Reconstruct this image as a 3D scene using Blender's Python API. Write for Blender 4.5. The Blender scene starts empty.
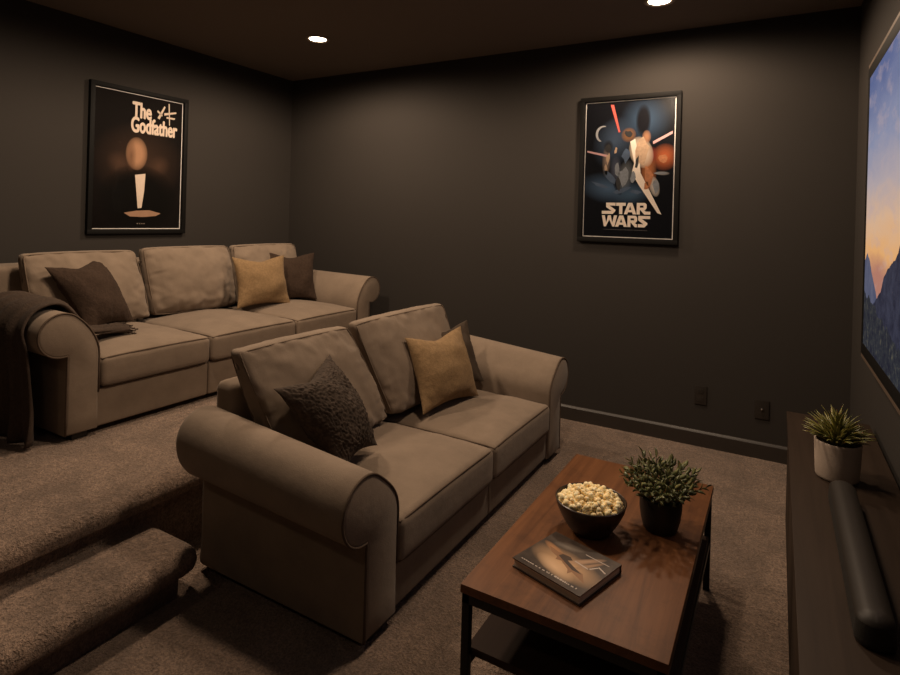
import bpy, bmesh, math, random
from mathutils import Vector, Matrix, noise
random.seed(7)
PI = math.pi
C = bpy.context.scene.collection
SC = bpy.context.scene

# ------------------------------------------------------------------ helpers
def tag(o, label=None, cat=None, group=None, kind=None):
    if label: o['label'] = label
    if cat: o['category'] = cat
    if group: o['group'] = group
    if kind: o['kind'] = kind
    return o

def empty(name, loc, label, cat, group=None):
    o = bpy.data.objects.new(name, None); C.objects.link(o)
    o.location = loc; o.empty_display_size = .1
    return tag(o, label, cat, group)

def root_loc(o):
    while o.parent: o = o.parent
    return Vector(o.location)

def build(name, geo, mat, parent=None, smooth=True, origin=None, angle=None):
    """geo = (verts in world space, faces). One mesh object; parts are stored relative to their thing's base."""
    vs, fs = geo
    off = root_loc(parent) if parent else Vector(origin or (0, 0, 0))
    me = bpy.data.meshes.new(name)
    me.from_pydata([tuple(Vector(v) - off) for v in vs], [], [tuple(f) for f in fs])
    bm = bmesh.new(); bm.from_mesh(me)
    bmesh.ops.recalc_face_normals(bm, faces=bm.faces)
    bm.to_mesh(me); bm.free()
    if smooth: me.shade_smooth()
    if angle is not None: me.set_sharp_from_angle(angle=math.radians(angle))
    o = bpy.data.objects.new(name, me); C.objects.link(o)
    if mat: me.materials.append(mat)
    if parent: o.parent = parent
    else: o.location = off
    return o

def join(*geos):
    V, F = [], []
    for v, f in geos:
        b = len(V); V += list(v); F += [tuple(i + b for i in q) for q in f]
    return V, F

def xf(geo, M):
    return [M @ Vector(v) for v in geo[0]], geo[1]

def box(x0, x1, y0, y1, z0, z1, r=0.004, seg=2):
    bm = bmesh.new(); bmesh.ops.create_cube(bm, size=1)
    for v in bm.verts:
        v.co = Vector(((x0 + x1) / 2 + v.co.x * (x1 - x0), (y0 + y1) / 2 + v.co.y * (y1 - y0), (z0 + z1) / 2 + v.co.z * (z1 - z0)))
    if r > 0:
        bmesh.ops.bevel(bm, geom=bm.edges[:], offset=r, segments=seg, profile=.6, affect='EDGES')
    bm.verts.index_update()
    g = [v.co.copy() for v in bm.verts], [tuple(v.index for v in f.verts) for f in bm.faces]
    bm.free(); return g

def tube(pts, r, n=8, closed=False, cap=True):
    pts = [Vector(p) for p in pts]; m = len(pts); V, F = [], []
    up = Vector((0.13, 0.21, 1)).normalized()
    for i, p in enumerate(pts):
        a = pts[(i - 1) % m] if (closed or i > 0) else p
        b = pts[(i + 1) % m] if (closed or i < m - 1) else p
        t = (b - a).normalized()
        s = t.cross(up)
        if s.length < 1e-3: s = t.cross(Vector((1, 0, 0)))
        s.normalize(); w = s.cross(t)
        rr = r(i / max(1, m - 1)) if callable(r) else r
        for k in range(n):
            an = 2 * PI * k / n
            V.append(p + s * rr * math.cos(an) + w * rr * math.sin(an))
    for i in range(m if closed else m - 1):
        j = (i + 1) % m
        for k in range(n):
            F.append((i * n + k, i * n + (k + 1) % n, j * n + (k + 1) % n, j * n + k))
    if cap and not closed:
        F.append(tuple(range(n))[::-1]); F.append(tuple((m - 1) * n + k for k in range(n)))
    return V, F

def lathe(prof, c=(0, 0, 0), n=48):
    V, F = [], []; cx, cy, cz = c; m = len(prof)
    for r, z in prof:
        for k in range(n):
            a = 2 * PI * k / n
            V.append(Vector((cx + r * math.cos(a), cy + r * math.sin(a), cz + z)))
    for i in range(m - 1):
        for k in range(n):
            F.append((i * n + k, i * n + (k + 1) % n, (i + 1) * n + (k + 1) % n, (i + 1) * n + k))
    if prof[0][0] > 1e-6: F.append(tuple(range(n))[::-1])
    if prof[-1][0] > 1e-6: F.append(tuple((m - 1) * n + k for k in range(n)))
    return V, F

def grid_faces(nu, nv, b=0):
    return [(b + i * nv + j, b + (i + 1) * nv + j, b + (i + 1) * nv + j + 1, b + i * nv + j + 1) for i in range(nu - 1) for j in range(nv - 1)]

def axis(h, r, n):
    """coordinates over [-h,h], denser in the rounded rim"""
    e = [-h + r * t for t in (0, .15, .4, .7)]
    m = [(-h + r) + (2 * h - 2 * r) * i / n for i in range(n + 1)]
    return e + m + [-x for x in reversed(e)]

class Soft:
    """a stuffed box: corners[8] (x-,y-,z- ... bits zyx) warped, rim radius r, crown on the +-z faces"""
    def __init__(s, corners, r=.04, crown=.03, crown2=None, n=12, wrinkle=0, seed=0, sag=0.0):
        s.c = [Vector(c) for c in corners]
        cs = s.c
        L = lambda a, b: (cs[a] - cs[b]).length
        s.h = (max(L(1, 0), L(3, 2)) / 2, max(L(2, 0), L(3, 1)) / 2, max(L(4, 0), L(7, 3)) / 2)
        s.r = min(r, s.h[0] * .95, s.h[1] * .95, s.h[2] * .95); s.crown = crown; s.crown2 = crown if crown2 is None else crown2
        s.n = n; s.w = wrinkle; s.seed = seed; s.sag = sag
    def warp(s, p):
        u, v, w = [(p[i] / s.h[i] + 1) / 2 for i in range(3)]
        c = s.c
        a = c[0].lerp(c[1], u).lerp(c[2].lerp(c[3], u), v)
        b = c[4].lerp(c[5], u).lerp(c[6].lerp(c[7], u), v)
        return a.lerp(b, w)
    def puff(s, p):
        h = s.h; r = s.r
        q = Vector([max(-(h[i] - r), min(h[i] - r, p[i])) for i in range(3)])
        d = Vector(p) - q
        if d.length > 1e-9: p = q + d.normalized() * r
        else: p = Vector(p)
        a = max(0, 1 - abs(p[0] / h[0]) ** 2.4); b = max(0, 1 - abs(p[1] / h[1]) ** 2.4)
        k = (a * b) ** .75
        cr = s.crown if p[2] > 0 else s.crown2
        p[2] += math.copysign(cr * k, p[2]) * min(1, abs(p[2]) / (h[2] * .6))
        p[0] *= 1 + s.sag * (b - 1) * .5; p[1] *= 1 + s.sag * (a - 1) * .5
        if s.w:
            e = 1 - min(1, min(h[0] - abs(p[0]), h[1] - abs(p[1])) / .16)
            e = max(0, e)
            f = noise.noise(Vector((p[0] * 9 + s.seed, p[1] * 9, p[2] * 6 + s.seed * 3)))
            g = noise.noise(Vector((p[0] * 26 + s.seed, p[1] * 26, s.seed)))
            p[2] += s.w * (f * .9 + g * .5 * (0.3 + e)) * math.copysign(1, p[2])
            if p[2] > 0 and s.w > .008:
                ex = max(0, 1 - (h[0] - abs(p[0])) / .13); ey = max(0, 1 - (h[1] - abs(p[1])) / .13)
                pl = lambda q, o: max(0, noise.noise(Vector((q * 17 + o, s.seed, o)))) ** .7 * math.sin(q * 105 + 3 * noise.noise(Vector((q * 8, o, s.seed))))
                p[2] += .0055 * (ex * (1 - ex) * 4 * pl(p[1] + .25 * abs(p[0]), 1.3 + p[0]) + ey * (1 - ey) * 4 * pl(p[0] + .2 * p[1], 7.1 + s.seed))
        return p
    def geo(s):
        A = [axis(s.h[i], s.r, s.n if i < 2 else 3) for i in range(3)]
        V, F = [], []
        for fix in range(3):
            o = [i for i in range(3) if i != fix]
            for sg in (-1, 1):
                b = len(V)
                for x in A[o[0]]:
                    for y in A[o[1]]:
                        p = [0, 0, 0]; p[o[0]] = x; p[o[1]] = y; p[fix] = sg * s.h[fix]
                        V.append(s.warp(s.puff(Vector(p))))
                F += grid_faces(len(A[o[0]]), len(A[o[1]]), b)
        bm = bmesh.new(); vv = [bm.verts.new(v) for v in V]
        for f in F:
            try: bm.faces.new([vv[i] for i in f])
            except ValueError: pass
        bmesh.ops.remove_doubles(bm, verts=bm.verts[:], dist=1e-5)
        bm.verts.index_update()
        g = [v.co.copy() for v in bm.verts], [tuple(v.index for v in f.verts) for f in bm.faces]
        bm.free(); return g
    def rim(s, sz, r=.006, off=.2):
        """welt along the edge of the +z or -z face"""
        h = s.h; pts = []
        path = []
        R = s.r * .8
        N = 14
        for (x0, y0, x1, y1) in ((-1, -1, 1, -1), (1, -1, 1, 1), (1, 1, -1, 1), (-1, 1, -1, -1)):
            for i in range(N):
                t = i / N
                path.append(Vector(((x0 + (x1 - x0) * t) * h[0], (y0 + (y1 - y0) * t) * h[1], sz * h[2] * 1.0)))
        out = []
        for p in path:
            out.append(s.warp(s.puff(p)))
        return tube(out, r, 6, closed=True)

def corners(x0, x1, y0, y1, z0, z1):
    return [(x, y, z) for z in (z0, z1) for y in (y0, y1) for x in (x0, x1)]

def pillow(q, t=.1, n=40, ear=.13, seed=0, fuzz=0.0, chop=.07):
    """scatter cushion from its four corners TL,TR,BR,BL"""
    TL, TR, BR, BL = [Vector(c) for c in q]
    nm = (TR - TL).cross(BL - TL).normalized() * -1
    cen = (TL + TR + BR + BL) / 4
    V, F = [], []
    for sg in (1, -1):
        b = len(V)
        for i in range(n + 1):
            for j in range(n + 1):
                u, v = .5 - .5 * math.cos(PI * i / n), .5 - .5 * math.cos(PI * j / n)
                u = u * .65 + i / n * .35; v = v * .65 + j / n * .35
                p = TL.lerp(TR, u).lerp(BL.lerp(BR, u), v)
                a, c = 4 * u * (1 - u), 4 * v * (1 - v)
                # edges bow inwards between the pointed corners
                p = p + (cen - p) * (ear * (a * (1 - c) + c * (1 - a)))
                p = p + (BL.lerp(BR, u) - p) * (chop * math.exp(-((u - .45) / .26) ** 2) * (1 - v) ** 3)
                k = (a * c) ** .62
                w = noise.noise(Vector((u * 4 + seed, v * 4, seed + sg))) * .014 * k ** .5
                w += noise.noise(Vector((u * 13 + seed, v * 13, seed + sg * 2))) * .006 * (1 - k) * min(1, 6 * k)
                if fuzz: w += noise.noise(Vector((u * 46 + seed, v * 34, sg * 5))) * fuzz * min(1, 3 * k)
                V.append(p + nm * sg * (t * k + w))
        F += grid_faces(n + 1, n + 1, b)
    bm = bmesh.new(); vv = [bm.verts.new(v) for v in V]
    for f in F: bm.faces.new([vv[i] for i in f])
    bmesh.ops.remove_doubles(bm, verts=bm.verts[:], dist=4e-4)
    bm.verts.index_update()
    g = [v.co.copy() for v in bm.verts], [tuple(v.index for v in f.verts) for f in bm.faces]
    bm.free(); return g

# ------------------------------------------------------------------ materials
class N:
    def __init__(s, name):
        s.m = bpy.data.materials.new(name); s.m.use_nodes = True
        s.t = s.m.node_tree; s.b = s.t.nodes['Principled BSDF']; s.out = s.t.nodes['Material Output']
        s.tc = s.n('ShaderNodeTexCoord')
    def n(s, k, **kw):
        x = s.t.nodes.new(k)
        for a, v in kw.items():
            if a.startswith('i_'): x.inputs[a[2:].replace('_', ' ')].default_value = v
            else: setattr(x, a, v)
        return x
    def l(s, a, b): s.t.links.new(a, b)
    def mapping(s, loc=(0, 0, 0), rot=(0, 0, 0), sc=(1, 1, 1), typ='POINT', src='Object'):
        m = s.n('ShaderNodeMapping', vector_type=typ)
        m.inputs['Location'].default_value = loc; m.inputs['Rotation'].default_value = rot; m.inputs['Scale'].default_value = sc
        s.l(s.tc.outputs[src], m.inputs['Vector']); return m.outputs['Vector']
    def noise(s, scale, detail=4, vec=None, rough=.55, dist=0):
        x = s.n('ShaderNodeTexNoise', i_Scale=scale, i_Detail=detail, i_Roughness=rough, i_Distortion=dist)
        s.l(vec if vec else s.tc.outputs['Object'], x.inputs['Vector']); return x.outputs['Fac']
    def ramp(s, fac, stops):
        r = s.n('ShaderNodeValToRGB'); e = r.color_ramp.elements
        while len(e) < len(stops): e.new(.5)
        for q, (p, c) in zip(e, stops): q.position = p; q.color = (*c, 1) if len(c) == 3 else c
        s.l(fac, r.inputs['Fac']); return r.outputs['Color']
    def mix(s, fac, a, b, typ='MIX'):
        x = s.n('ShaderNodeMix', data_type='RGBA', blend_type=typ)
        for v, i in ((fac, 0), (a, 6), (b, 7)):
            if hasattr(v, 'is_linked'): s.l(v, x.inputs[i])
            else: x.inputs[i].default_value = v if i == 0 else ((*v, 1) if len(v) == 3 else v)
        return x.outputs[2]
    def math(s, op, a, b=0, c=0):
        x = s.n('ShaderNodeMath', operation=op)
        for i, v in enumerate((a, b, c)):
            if hasattr(v, 'is_linked'): s.l(v, x.inputs[i])
            else: x.inputs[i].default_value = v
        return x.outputs[0]
    def set(s, **kw):
        for k, v in kw.items():
            i = s.b.inputs[k.replace('_', ' ')]
            if hasattr(v, 'is_linked'): s.l(v, i)
            else: i.default_value = (*v, 1) if isinstance(v, tuple) and len(v) == 3 else v
        return s
    def bump(s, h, strength=.3, dist=.01, chain=None):
        x = s.n('ShaderNodeBump'); x.inputs['Strength'].default_value = strength; x.inputs['Distance'].default_value = dist
        s.l(h, x.inputs['Height'])
        if chain: s.l(chain, x.inputs['Normal'])
        s.l(x.outputs['Normal'], s.b.inputs['Normal']); return x.outputs['Normal']

def dk(c, k): return tuple(x * k for x in c)

def fabric(name, col, fine=420, var=.28, sheen=.25, bs=.25, coarse=0):
    m = N(name)
    a = m.noise(7, 5, rough=.6); f = m.noise(fine, 2)
    c = m.mix(a, dk(col, 1 - var), dk(col, 1 + var))
    c = m.mix(m.math('MULTIPLY', f, .35), c, dk(col, .45))
    if coarse:
        w = m.ramp(m.noise(fine * .55, 3, rough=.7), [(.42, (0, 0, 0)), (.6, (1, 1, 1))])
        c = m.mix(m.math('MULTIPLY', w, coarse), c, dk(col, .4))
    m.set(Base_Color=c, Roughness=.92, Sheen_Weight=sheen, Sheen_Roughness=.5, Specular_IOR_Level=.15)
    n1 = m.bump(m.noise(26, 4), .25, .006)
    m.bump(f, bs, .002, n1)
    return m.m

def plain(name, col, rough=.5, metal=0, spec=.5, bumpy=0, var=.15, scale=30):
    m = N(name)
    c = m.mix(m.noise(scale, 4), dk(col, 1 - var), dk(col, 1 + var))
    m.set(Base_Color=c, Roughness=rough, Metallic=metal, Specular_IOR_Level=spec)
    if bumpy: m.bump(m.noise(scale * 6, 3), bumpy, .003)
    return m.m

def carpet(name, col):
    m = N(name)
    big = m.ramp(m.noise(3.1, 5, rough=.66, dist=.8), [(.40, (0, 0, 0)), (.60, (1, 1, 1))])
    mid = m.noise(44, 3, rough=.7)
    fine = m.noise(120, 3, rough=.75)
    c = m.mix(big, dk(col, .78), dk(col, 1.22))
    c = m.mix(m.ramp(mid, [(.38, (1, 1, 1)), (.62, (0, 0, 0))]), c, m.mix(.5, c, dk(col, .38)))
    c = m.mix(m.ramp(fine, [(.40, (1, 1, 1)), (.58, (0, 0, 0))]), c, m.mix(.6, c, dk(col, .25)))
    m.set(Base_Color=c, Roughness=1, Sheen_Weight=.15, Sheen_Roughness=.6, Specular_IOR_Level=.05)
    n1 = m.bump(mid, .9, .02)
    m.bump(fine, 1.0, .012, n1)
    return m.m

def wood(name, a, b, rough=.42, axis_y=True, scale=1.0, wear=0, spec=.25):
    m = N(name)
    sc = (26 * scale, 1.6 * scale, 26 * scale) if axis_y else (1.6 * scale, 26 * scale, 26 * scale)
    v = m.mapping(sc=sc)
    g = m.noise(1.0, 8, v, rough=.62, dist=1.2)
    c = m.ramp(g, [(.25, a), (.5, tuple((x + y) / 2 for x, y in zip(a, b))), (.78, b)])
    big = m.noise(2.2, 4)
    c = m.mix(m.math('MULTIPLY', big, .6), c, dk(a, .8))
    if wear:
        w = m.ramp(m.noise(9, 6, rough=.7), [(.52, (0, 0, 0)), (.7, (1, 1, 1))])
        c = m.mix(m.math('MULTIPLY', w, wear), c, dk(a, .35))
    m.set(Base_Color=c, Roughness=rough, Specular_IOR_Level=spec)
    m.bump(g, .08, .003)
    return m.m

def wallpaint(name, col):
    m = N(name)
    c = m.mix(m.noise(1.3, 4), dk(col, .93), dk(col, 1.07))
    m.set(Base_Color=c, Roughness=.85, Specular_IOR_Level=.2)
    m.bump(m.noise(160, 3), .08, .002)
    return m.m

SOFA = fabric('taupe_upholstery', (.222, .167, .122), var=.34, sheen=.12)
PIPE = fabric('shadow_dark_welt', (.10, .07, .05), var=.1, sheen=0)  # welt colour kept dark to paint in the shadow along arm and seat edges
PIPE2 = fabric('taupe_welt', (.17, .125, .09), var=.1, sheen=0)
GOLD = fabric('gold_weave', (.265, .170, .085), fine=130, var=.3, coarse=.35, bs=.9, sheen=.05)
DARKP = fabric('dark_brown_weave', (.050, .031, .021), fine=120, bs=1, coarse=.4, sheen=.02)
SHAG = fabric('dark_shaggy_weave', (.070, .050, .037), fine=95, bs=1.0, sheen=.03, coarse=.75)
GREYB = fabric('grey_brown_weave', (.062, .044, .031), fine=130, bs=.8, sheen=.02)
THROW = fabric('dark_knit_throw', (.060, .041, .030), fine=140, bs=1, coarse=.4, sheen=.03)
CARPET = carpet('brown_carpet', (.345, .238, .172))
WALL = wallpaint('charcoal_wall_paint', (.0325, .0280, .0245))
CEIL = wallpaint('dark_ceiling_paint', (.165, .138, .116))
TRIM = plain('charcoal_gloss_trim', (.030, .024, .020), .42)
WALNUT = wood('walnut_top', (.075, .027, .009), (.235, .095, .034), .5, wear=.35)
SHELFW = wood('dark_walnut', (.02, .009, .005), (.05, .022, .011), .7)
CONSW = wood('console_wood', (.024, .015, .010), (.042, .027, .018), .6, spec=.12)
METAL = plain('black_steel', (.012, .010, .009), .45, .6)
BLACK = plain('black_frame', (.006, .0055, .005), .6, 0, .1)
FOOT = plain('dark_foot', (.010, .007, .005), .5)
PLATE = plain('dark_switch_plate', (.022, .018, .015), .35)
SLOT = plain('outlet_slot', (.004, .004, .004), .6)
SCREW = plain('steel_screw', (.6, .55, .5), .3, .9)
BOWL = plain('dark_bowl_glaze', (.022, .013, .009), .33, 0, .5)
POTD = plain('dark_matt_pot', (.017, .014, .012), .5)
POTW = plain('grey_concrete_pot', (.40, .32, .26), .8, bumpy=.2, scale=18)
SOIL = plain('soil', (.02, .013, .008), 1, bumpy=.8)
BAR = plain('soundbar_cloth', (.012, .010, .008), .6, bumpy=.2)
BARTOP = plain('soundbar_shell', (.020, .016, .013), .5, 0, .25)

# ------------------------------------------------------------------ the room
L_, R_, D_, NEAR, H_ = -3.94, .369, 3.85, -1.6, 2.60
ZP = .30
def struct(name, geo, mat, smooth=False, angle=None):
    o = build(name, geo, mat, None, smooth, angle=angle); o['kind'] = 'structure'; return o
T = .1
struct('floor', box(L_ - T, R_ + T, NEAR - T, D_ + T, -.1, 0, 0), CARPET)
struct('ceiling', box(L_ - T, R_ + T, NEAR - T, D_ + T, H_, H_ + .1, 0), CEIL)
struct('wall_left', box(L_ - T, L_, NEAR - T, D_ + T, 0, H_, 0), WALL)
struct('wall_right', box(R_, R_ + T, NEAR - T, D_ + T, 0, H_, 0), WALL)
struct('wall_far', box(L_, R_, D_, D_ + T, 0, H_, 0), WALL)
struct('wall_near', box(L_, R_, NEAR - T, NEAR, 0, H_, 0), WALL)

def prism_y(prof, y0, y1):
    n = len(prof)
    V = [Vector((x, y0, z)) for x, z in prof] + [Vector((x, y1, z)) for x, z in prof]
    F = [tuple(range(n)), tuple(range(n, 2 * n))[::-1]] + [(i, (i + 1) % n, n + (i + 1) % n, n + i) for i in range(n)]
    return V, F
def prism_x(prof, x0, x1):
    V, F = prism_y(prof, x0, x1)
    return [Vector((v.y, v.x, v.z)) for v in V], F

XE = -2.035   # nose of the platform
nose = [(XE - .05 + .05 * math.sin(a), ZP - .05 + .05 * math.cos(a)) for a in [PI * .5 * i / 6 for i in range(7)]]
struct('raised_platform', prism_y([(L_, 0), (L_, ZP)] + nose + [(XE - .004, ZP - .066), (XE - .022, ZP - .078), (XE - .035, ZP - .082), (XE - .035, 0)], NEAR, D_), CARPET, True, 40)

def step_geo():
    x0, x1, y0, y1 = XE - .045, -1.755, NEAR, 1.36
    lv = [(0, .05), (.075, .05), (.084, .016), (.096, .004), (.115, 0), (.135, .004), (.150, .016), (.161, .034), (.164, .055)]
    V, F = [], []; ring = None; n = 0
    for z, ins in lv:
        pts = []; r = .075 - ins * .5
        X, Y = x1 - ins, y1 - ins
        pts = [(x0, y0), (X, y0)]
        for i in range(9):
            a = PI / 2 * i / 8
            pts.append((X - r + r * math.cos(a), Y - r + r * math.sin(a)))
        pts.append((x0, Y)); n = len(pts)
        V += [Vector((x, y, z)) for x, y in pts]
    for i in range(len(lv) - 1):
        for k in range(n):
            F.append((i * n + k, i * n + (k + 1) % n, (i + 1) * n + (k + 1) % n, (i + 1) * n + k))
    F += [tuple(range(n))[::-1], tuple((len(lv) - 1) * n + k for k in range(n))]
    return V, F
struct('carpeted_step', step_geo(), CARPET, True, 50)

bprof = lambda d: [(d, 0), (d - .016, 0), (d - .016, .083), (d - .012, .09), (d - .007, .096), (d, .098)]
struct('baseboard_far', prism_x(bprof(D_), XE + .0, R_), TRIM, True, 25)
struct('baseboard_left', prism_y([(2 * L_ - x, z + ZP) for x, z in bprof(L_)], NEAR, D_), TRIM, True, 25)
struct('baseboard_far_platform', [[Vector((v.x, v.y, v.z + ZP)) for v in prism_x(bprof(D_), L_, XE)[0]], prism_x(bprof(D_), L_, XE)[1]], TRIM, True, 25).name = 'trim_1'
struct('baseboard_right', prism_y([(R_ + (x - R_), z) for x, z in bprof(R_)], NEAR, D_), TRIM, True, 25)

# ------------------------------------------------------------------ sofas
def arm_profile(wp, uc, Rr, top, zb, zf=.40):
    """(u,z): inner foot -> shoulder -> roll -> under the roll -> outer post; heights above the floor it stands on"""
    zc = top - Rr
    P = [(0, zb), (0, .12), (0, .2), (0, .3), (0, zf - .02)]
    a0 = math.radians(128)
    e = (uc + Rr * math.cos(a0), zc + Rr * math.sin(a0))
    tx, tz = math.cos(a0 - PI / 2), math.sin(a0 - PI / 2)
    k = .07
    c = [(0, zf - .02), (0, zf + .05), (e[0] - tx * k, e[1] - tz * k), e]
    for i in range(1, 9):
        t = i / 8; s = 1 - t
        P.append(tuple(s ** 3 * c[0][q] + 3 * s * s * t * c[1][q] + 3 * s * t * t * c[2][q] + t ** 3 * c[3][q] for q in (0, 1)))
    a1 = -math.acos((wp - uc) / Rr) if abs((wp - uc) / Rr) < 1 else -PI / 2
    for i in range(1, 29):
        a = a0 + (a1 - a0) * i / 28
        P.append((uc + Rr * math.cos(a), zc + Rr * math.sin(a)))
    P += [(wp - .001, P[-1][1] - .012), (wp, P[-1][1] - .03), (wp, .2), (wp, .1), (wp, zb)]
    return P

def offset_prof(P, d):
    n = len(P); out = []
    for i in range(n):
        a, b = Vector(P[i - 1]), Vector(P[(i + 1) % n])
        t = (b - a).normalized()
        out.append((P[i][0] - t.y * d, P[i][1] + t.x * d))
    return out

def arm_geo(P, yin, sg, z0, xf, xb, su=1.0, lift=.02):
    """sg=-1: the arm lies towards -y of its inner face"""
    sl = [(xf, -.014), (xf - .004, -.005), (xf - .012, 0)]
    m = 10
    sl += [(xf - .012 + (xb + .03 - xf + .012) * i / m, 0) for i in range(1, m + 1)]
    sl += [(xb + .012, -.004), (xb + .003, -.012), (xb, -.022)]
    V, F = [], []; n = len(P)
    for x, ins in sl:
        Q = offset_prof(P, ins) if ins else P
        f = (x - xf) / (xb - xf)
        for u, z in Q:
            zz = z + lift * f * max(0, min(1, (z - .25) / .2))
            V.append(Vector((x, yin + sg * u * su, z0 + zz)))
    for i in range(len(sl) - 1):
        for k in range(n):
            F.append((i * n + k, i * n + (k + 1) % n, (i + 1) * n + (k + 1) % n, (i + 1) * n + k))
    F += [tuple(range(n))[::-1], tuple((len(sl) - 1) * n + k for k in range(n))]
    return V, F

def sofa(name, label, z0, xf, xb, near_in, far_in, prof, su_far, splits, seat_z, seat_back, backs, frame_x, frame_top, tz, lift, arm_back=None):
    ymid = (near_in + far_in) / 2
    s = empty(name, ((xf + xb) / 2, ymid, z0), label, 'sofa')
    arm_back = arm_back or xb
    for yin, sg, su in ((near_in, -1, 1.0), (far_in, 1, su_far)):
        a = build('arm', arm_geo(prof, yin, sg, z0, xf, arm_back, su, lift), SOFA, s, True, angle=50)
        pp = [Vector((xf - .003, yin + sg * u * su, z0 + z)) for u, z in offset_prof(prof, -.002)[2:]]
        build('piping', tube(pp, .0045, 6), PIPE, a)
        w = max(u for u, z in prof if z < .2) * su
        for fx in (xf - .05, xb + .06):
            build('foot', box(fx - .03, fx + .03, yin + sg * w / 2 - .035, yin + sg * w / 2 + .035, z0 + .0005, z0 + prof[0][1] + .012, .004), FOOT, s)
    # upholstered base in as many panels as there are seats
    ys = [near_in] + splits + [far_in]
    gs = []
    zb, zt = z0 + prof[0][1], z0 + seat_z[0]
    for a, b in zip(ys, ys[1:]):
        gs.append(Soft(corners(xb + .02, xf - .018, a - (.012 if a == near_in else -.001), b + (.012 if b == far_in else -.001), zb, zt), r=.012, crown=0, n=6).geo())
    build('base', join(*gs), SOFA, s)
    build('back_frame', Soft(corners(xb, frame_x, near_in - .10, far_in + .10, zb, z0 + frame_top), r=.03, crown=.0, n=8).geo(), SOFA, s)
    for i, (a, b) in enumerate(zip(ys, ys[1:])):
        sf = Soft(corners(seat_back, xf + .008, a + .003, b - .003, zt + .001, z0 + seat_z[1]), r=.028, crown=.048, crown2=.0, n=16, wrinkle=.004, seed=i * 3.1 + z0)
        c = build('seat_cushion', sf.geo(), SOFA, s)
        sf.w = 0
        build('piping', join(sf.rim(1, .0042), sf.rim(-1, .0042)), PIPE, c)
    for i, cs in enumerate(backs):
        # soft-box axes: x along the sofa, y upwards, z = thickness (front is +z)
        sf = Soft(cs, r=.026, crown=.085, crown2=.05, n=44, wrinkle=.018, seed=i * 5.3 + z0 * 7, sag=.055)
        c = build('back_cushion', sf.geo(), SOFA, s)
        sf.w = 0
        build('piping', join(sf.rim(1, .0032), sf.rim(-1, .0032)), PIPE2, c)
    return s

def back_c(yb0, yb1, yt0, yt1, zb, zt, xfb, xft, xbb, xbt):
    # order bits: x(along y), y(up), z(thickness: back -> front)
    return [(xbb, yb0, zb), (xbb, yb1, zb), (xbt, yt0, zt), (xbt, yt1, zt), (xfb, yb0, zb), (xfb, yb1, zb), (xft, yt0, zt), (xft, yt1, zt)]

PF = arm_profile(.17, .18, .108, .560, .03)
sofa('loveseat', 'taupe two-seat sofa with rolled arms on the lower floor beside the coffee table', 0, -1.08, -1.905, 1.59, 3.055, PF, 1.1,
     [2.33], (.185, .340), -1.78,
     [back_c(1.59, 2.27, 1.44, 2.085, .385, .85, -1.60, -1.73, -1.70, -1.785),
      back_c(2.275, 3.00, 2.115, 2.965, .385, .858, -1.60, -1.73, -1.70, -1.785)],
     -1.79, .70, 0, .07, -1.88)
PB = arm_profile(.143, .165, .1, .590, .03)
sofa('sofa', 'taupe three-seat sofa with rolled arms up on the carpeted platform', ZP, -2.75, -3.80, 1.516, 3.41, PB, 1.05,
     [2.124, 2.78], (.215, .362), -3.50,
     [back_c(1.53, 2.18, 1.485, 2.115, .69, 1.115, -3.385, -3.475, -3.46, -3.535),
      back_c(2.19, 2.83, 2.15, 2.82, .69, 1.125, -3.385, -3.475, -3.46, -3.535),
      back_c(2.84, 3.46, 2.84, 3.48, .69, 1.125, -3.385, -3.475, -3.46, -3.535)],
     -3.58, .74, 0, .02)

# scatter cushions
def scatter(name, q, mat, label, t=.1, seed=0, fuzz=0, ear=.13):
    g = pillow(q, t, n=130 if fuzz > .005 else 44, seed=seed, fuzz=fuzz, ear=ear)
    z = min(v.z for v in g[0]); c = sum((Vector(v) for v in q), Vector()) / 4
    o = build(name, g, mat, None, True, (c.x, c.y, z))
    return tag(o, label, 'cushion')
scatter('throw_pillow', [(-1.56, 1.47, .732), (-1.655, 1.875, .765), (-1.41, 1.905, .418), (-1.36, 1.64, .43)], SHAG,
        'dark brown nubby pillow leaning on the lower sofa behind its near arm', .10, 1.0, .0075)
scatter('throw_pillow', [(-1.64, 2.42, .748), (-1.56, 2.87, .75), (-1.405, 2.815, .392), (-1.485, 2.37, .395)], GOLD,
        'golden tan pillow on the far seat of the lower sofa', .095, 2.0)
scatter('throw_pillow', [(-1.73, 2.70, .745), (-1.62, 3.06, .752), (-1.485, 3.04, .405), (-1.60, 2.66, .40)], GREYB,
        'grey brown pillow half hidden behind the golden pillow on the lower sofa', .06, 3.0)
scatter('throw_pillow', [(-3.37, 1.555, 1.045), (-3.50, 1.915, 1.092), (-3.29, 2.01, .697), (-3.20, 1.70, .70)], DARKP,
        'dark brown pillow beside the draped throw on the upper sofa', .095, 4.0, .004)
scatter('throw_pillow', [(-3.312, 2.705, 1.052), (-3.238, 3.123, 1.052), (-3.102, 3.074, .702), (-3.179, 2.653, .706)], GOLD,
        'golden tan pillow on the upper sofa in front of a dark pillow', .09, 5.0)
scatter('throw_pillow', [(-3.43, 3.13, 1.068), (-3.27, 3.485, 1.056), (-3.15, 3.40, .695), (-3.29, 3.08, .69)], DARKP,
        'dark brown pillow beside the far arm of the upper sofa behind a golden pillow', .065, 6.0, .004)

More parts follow.
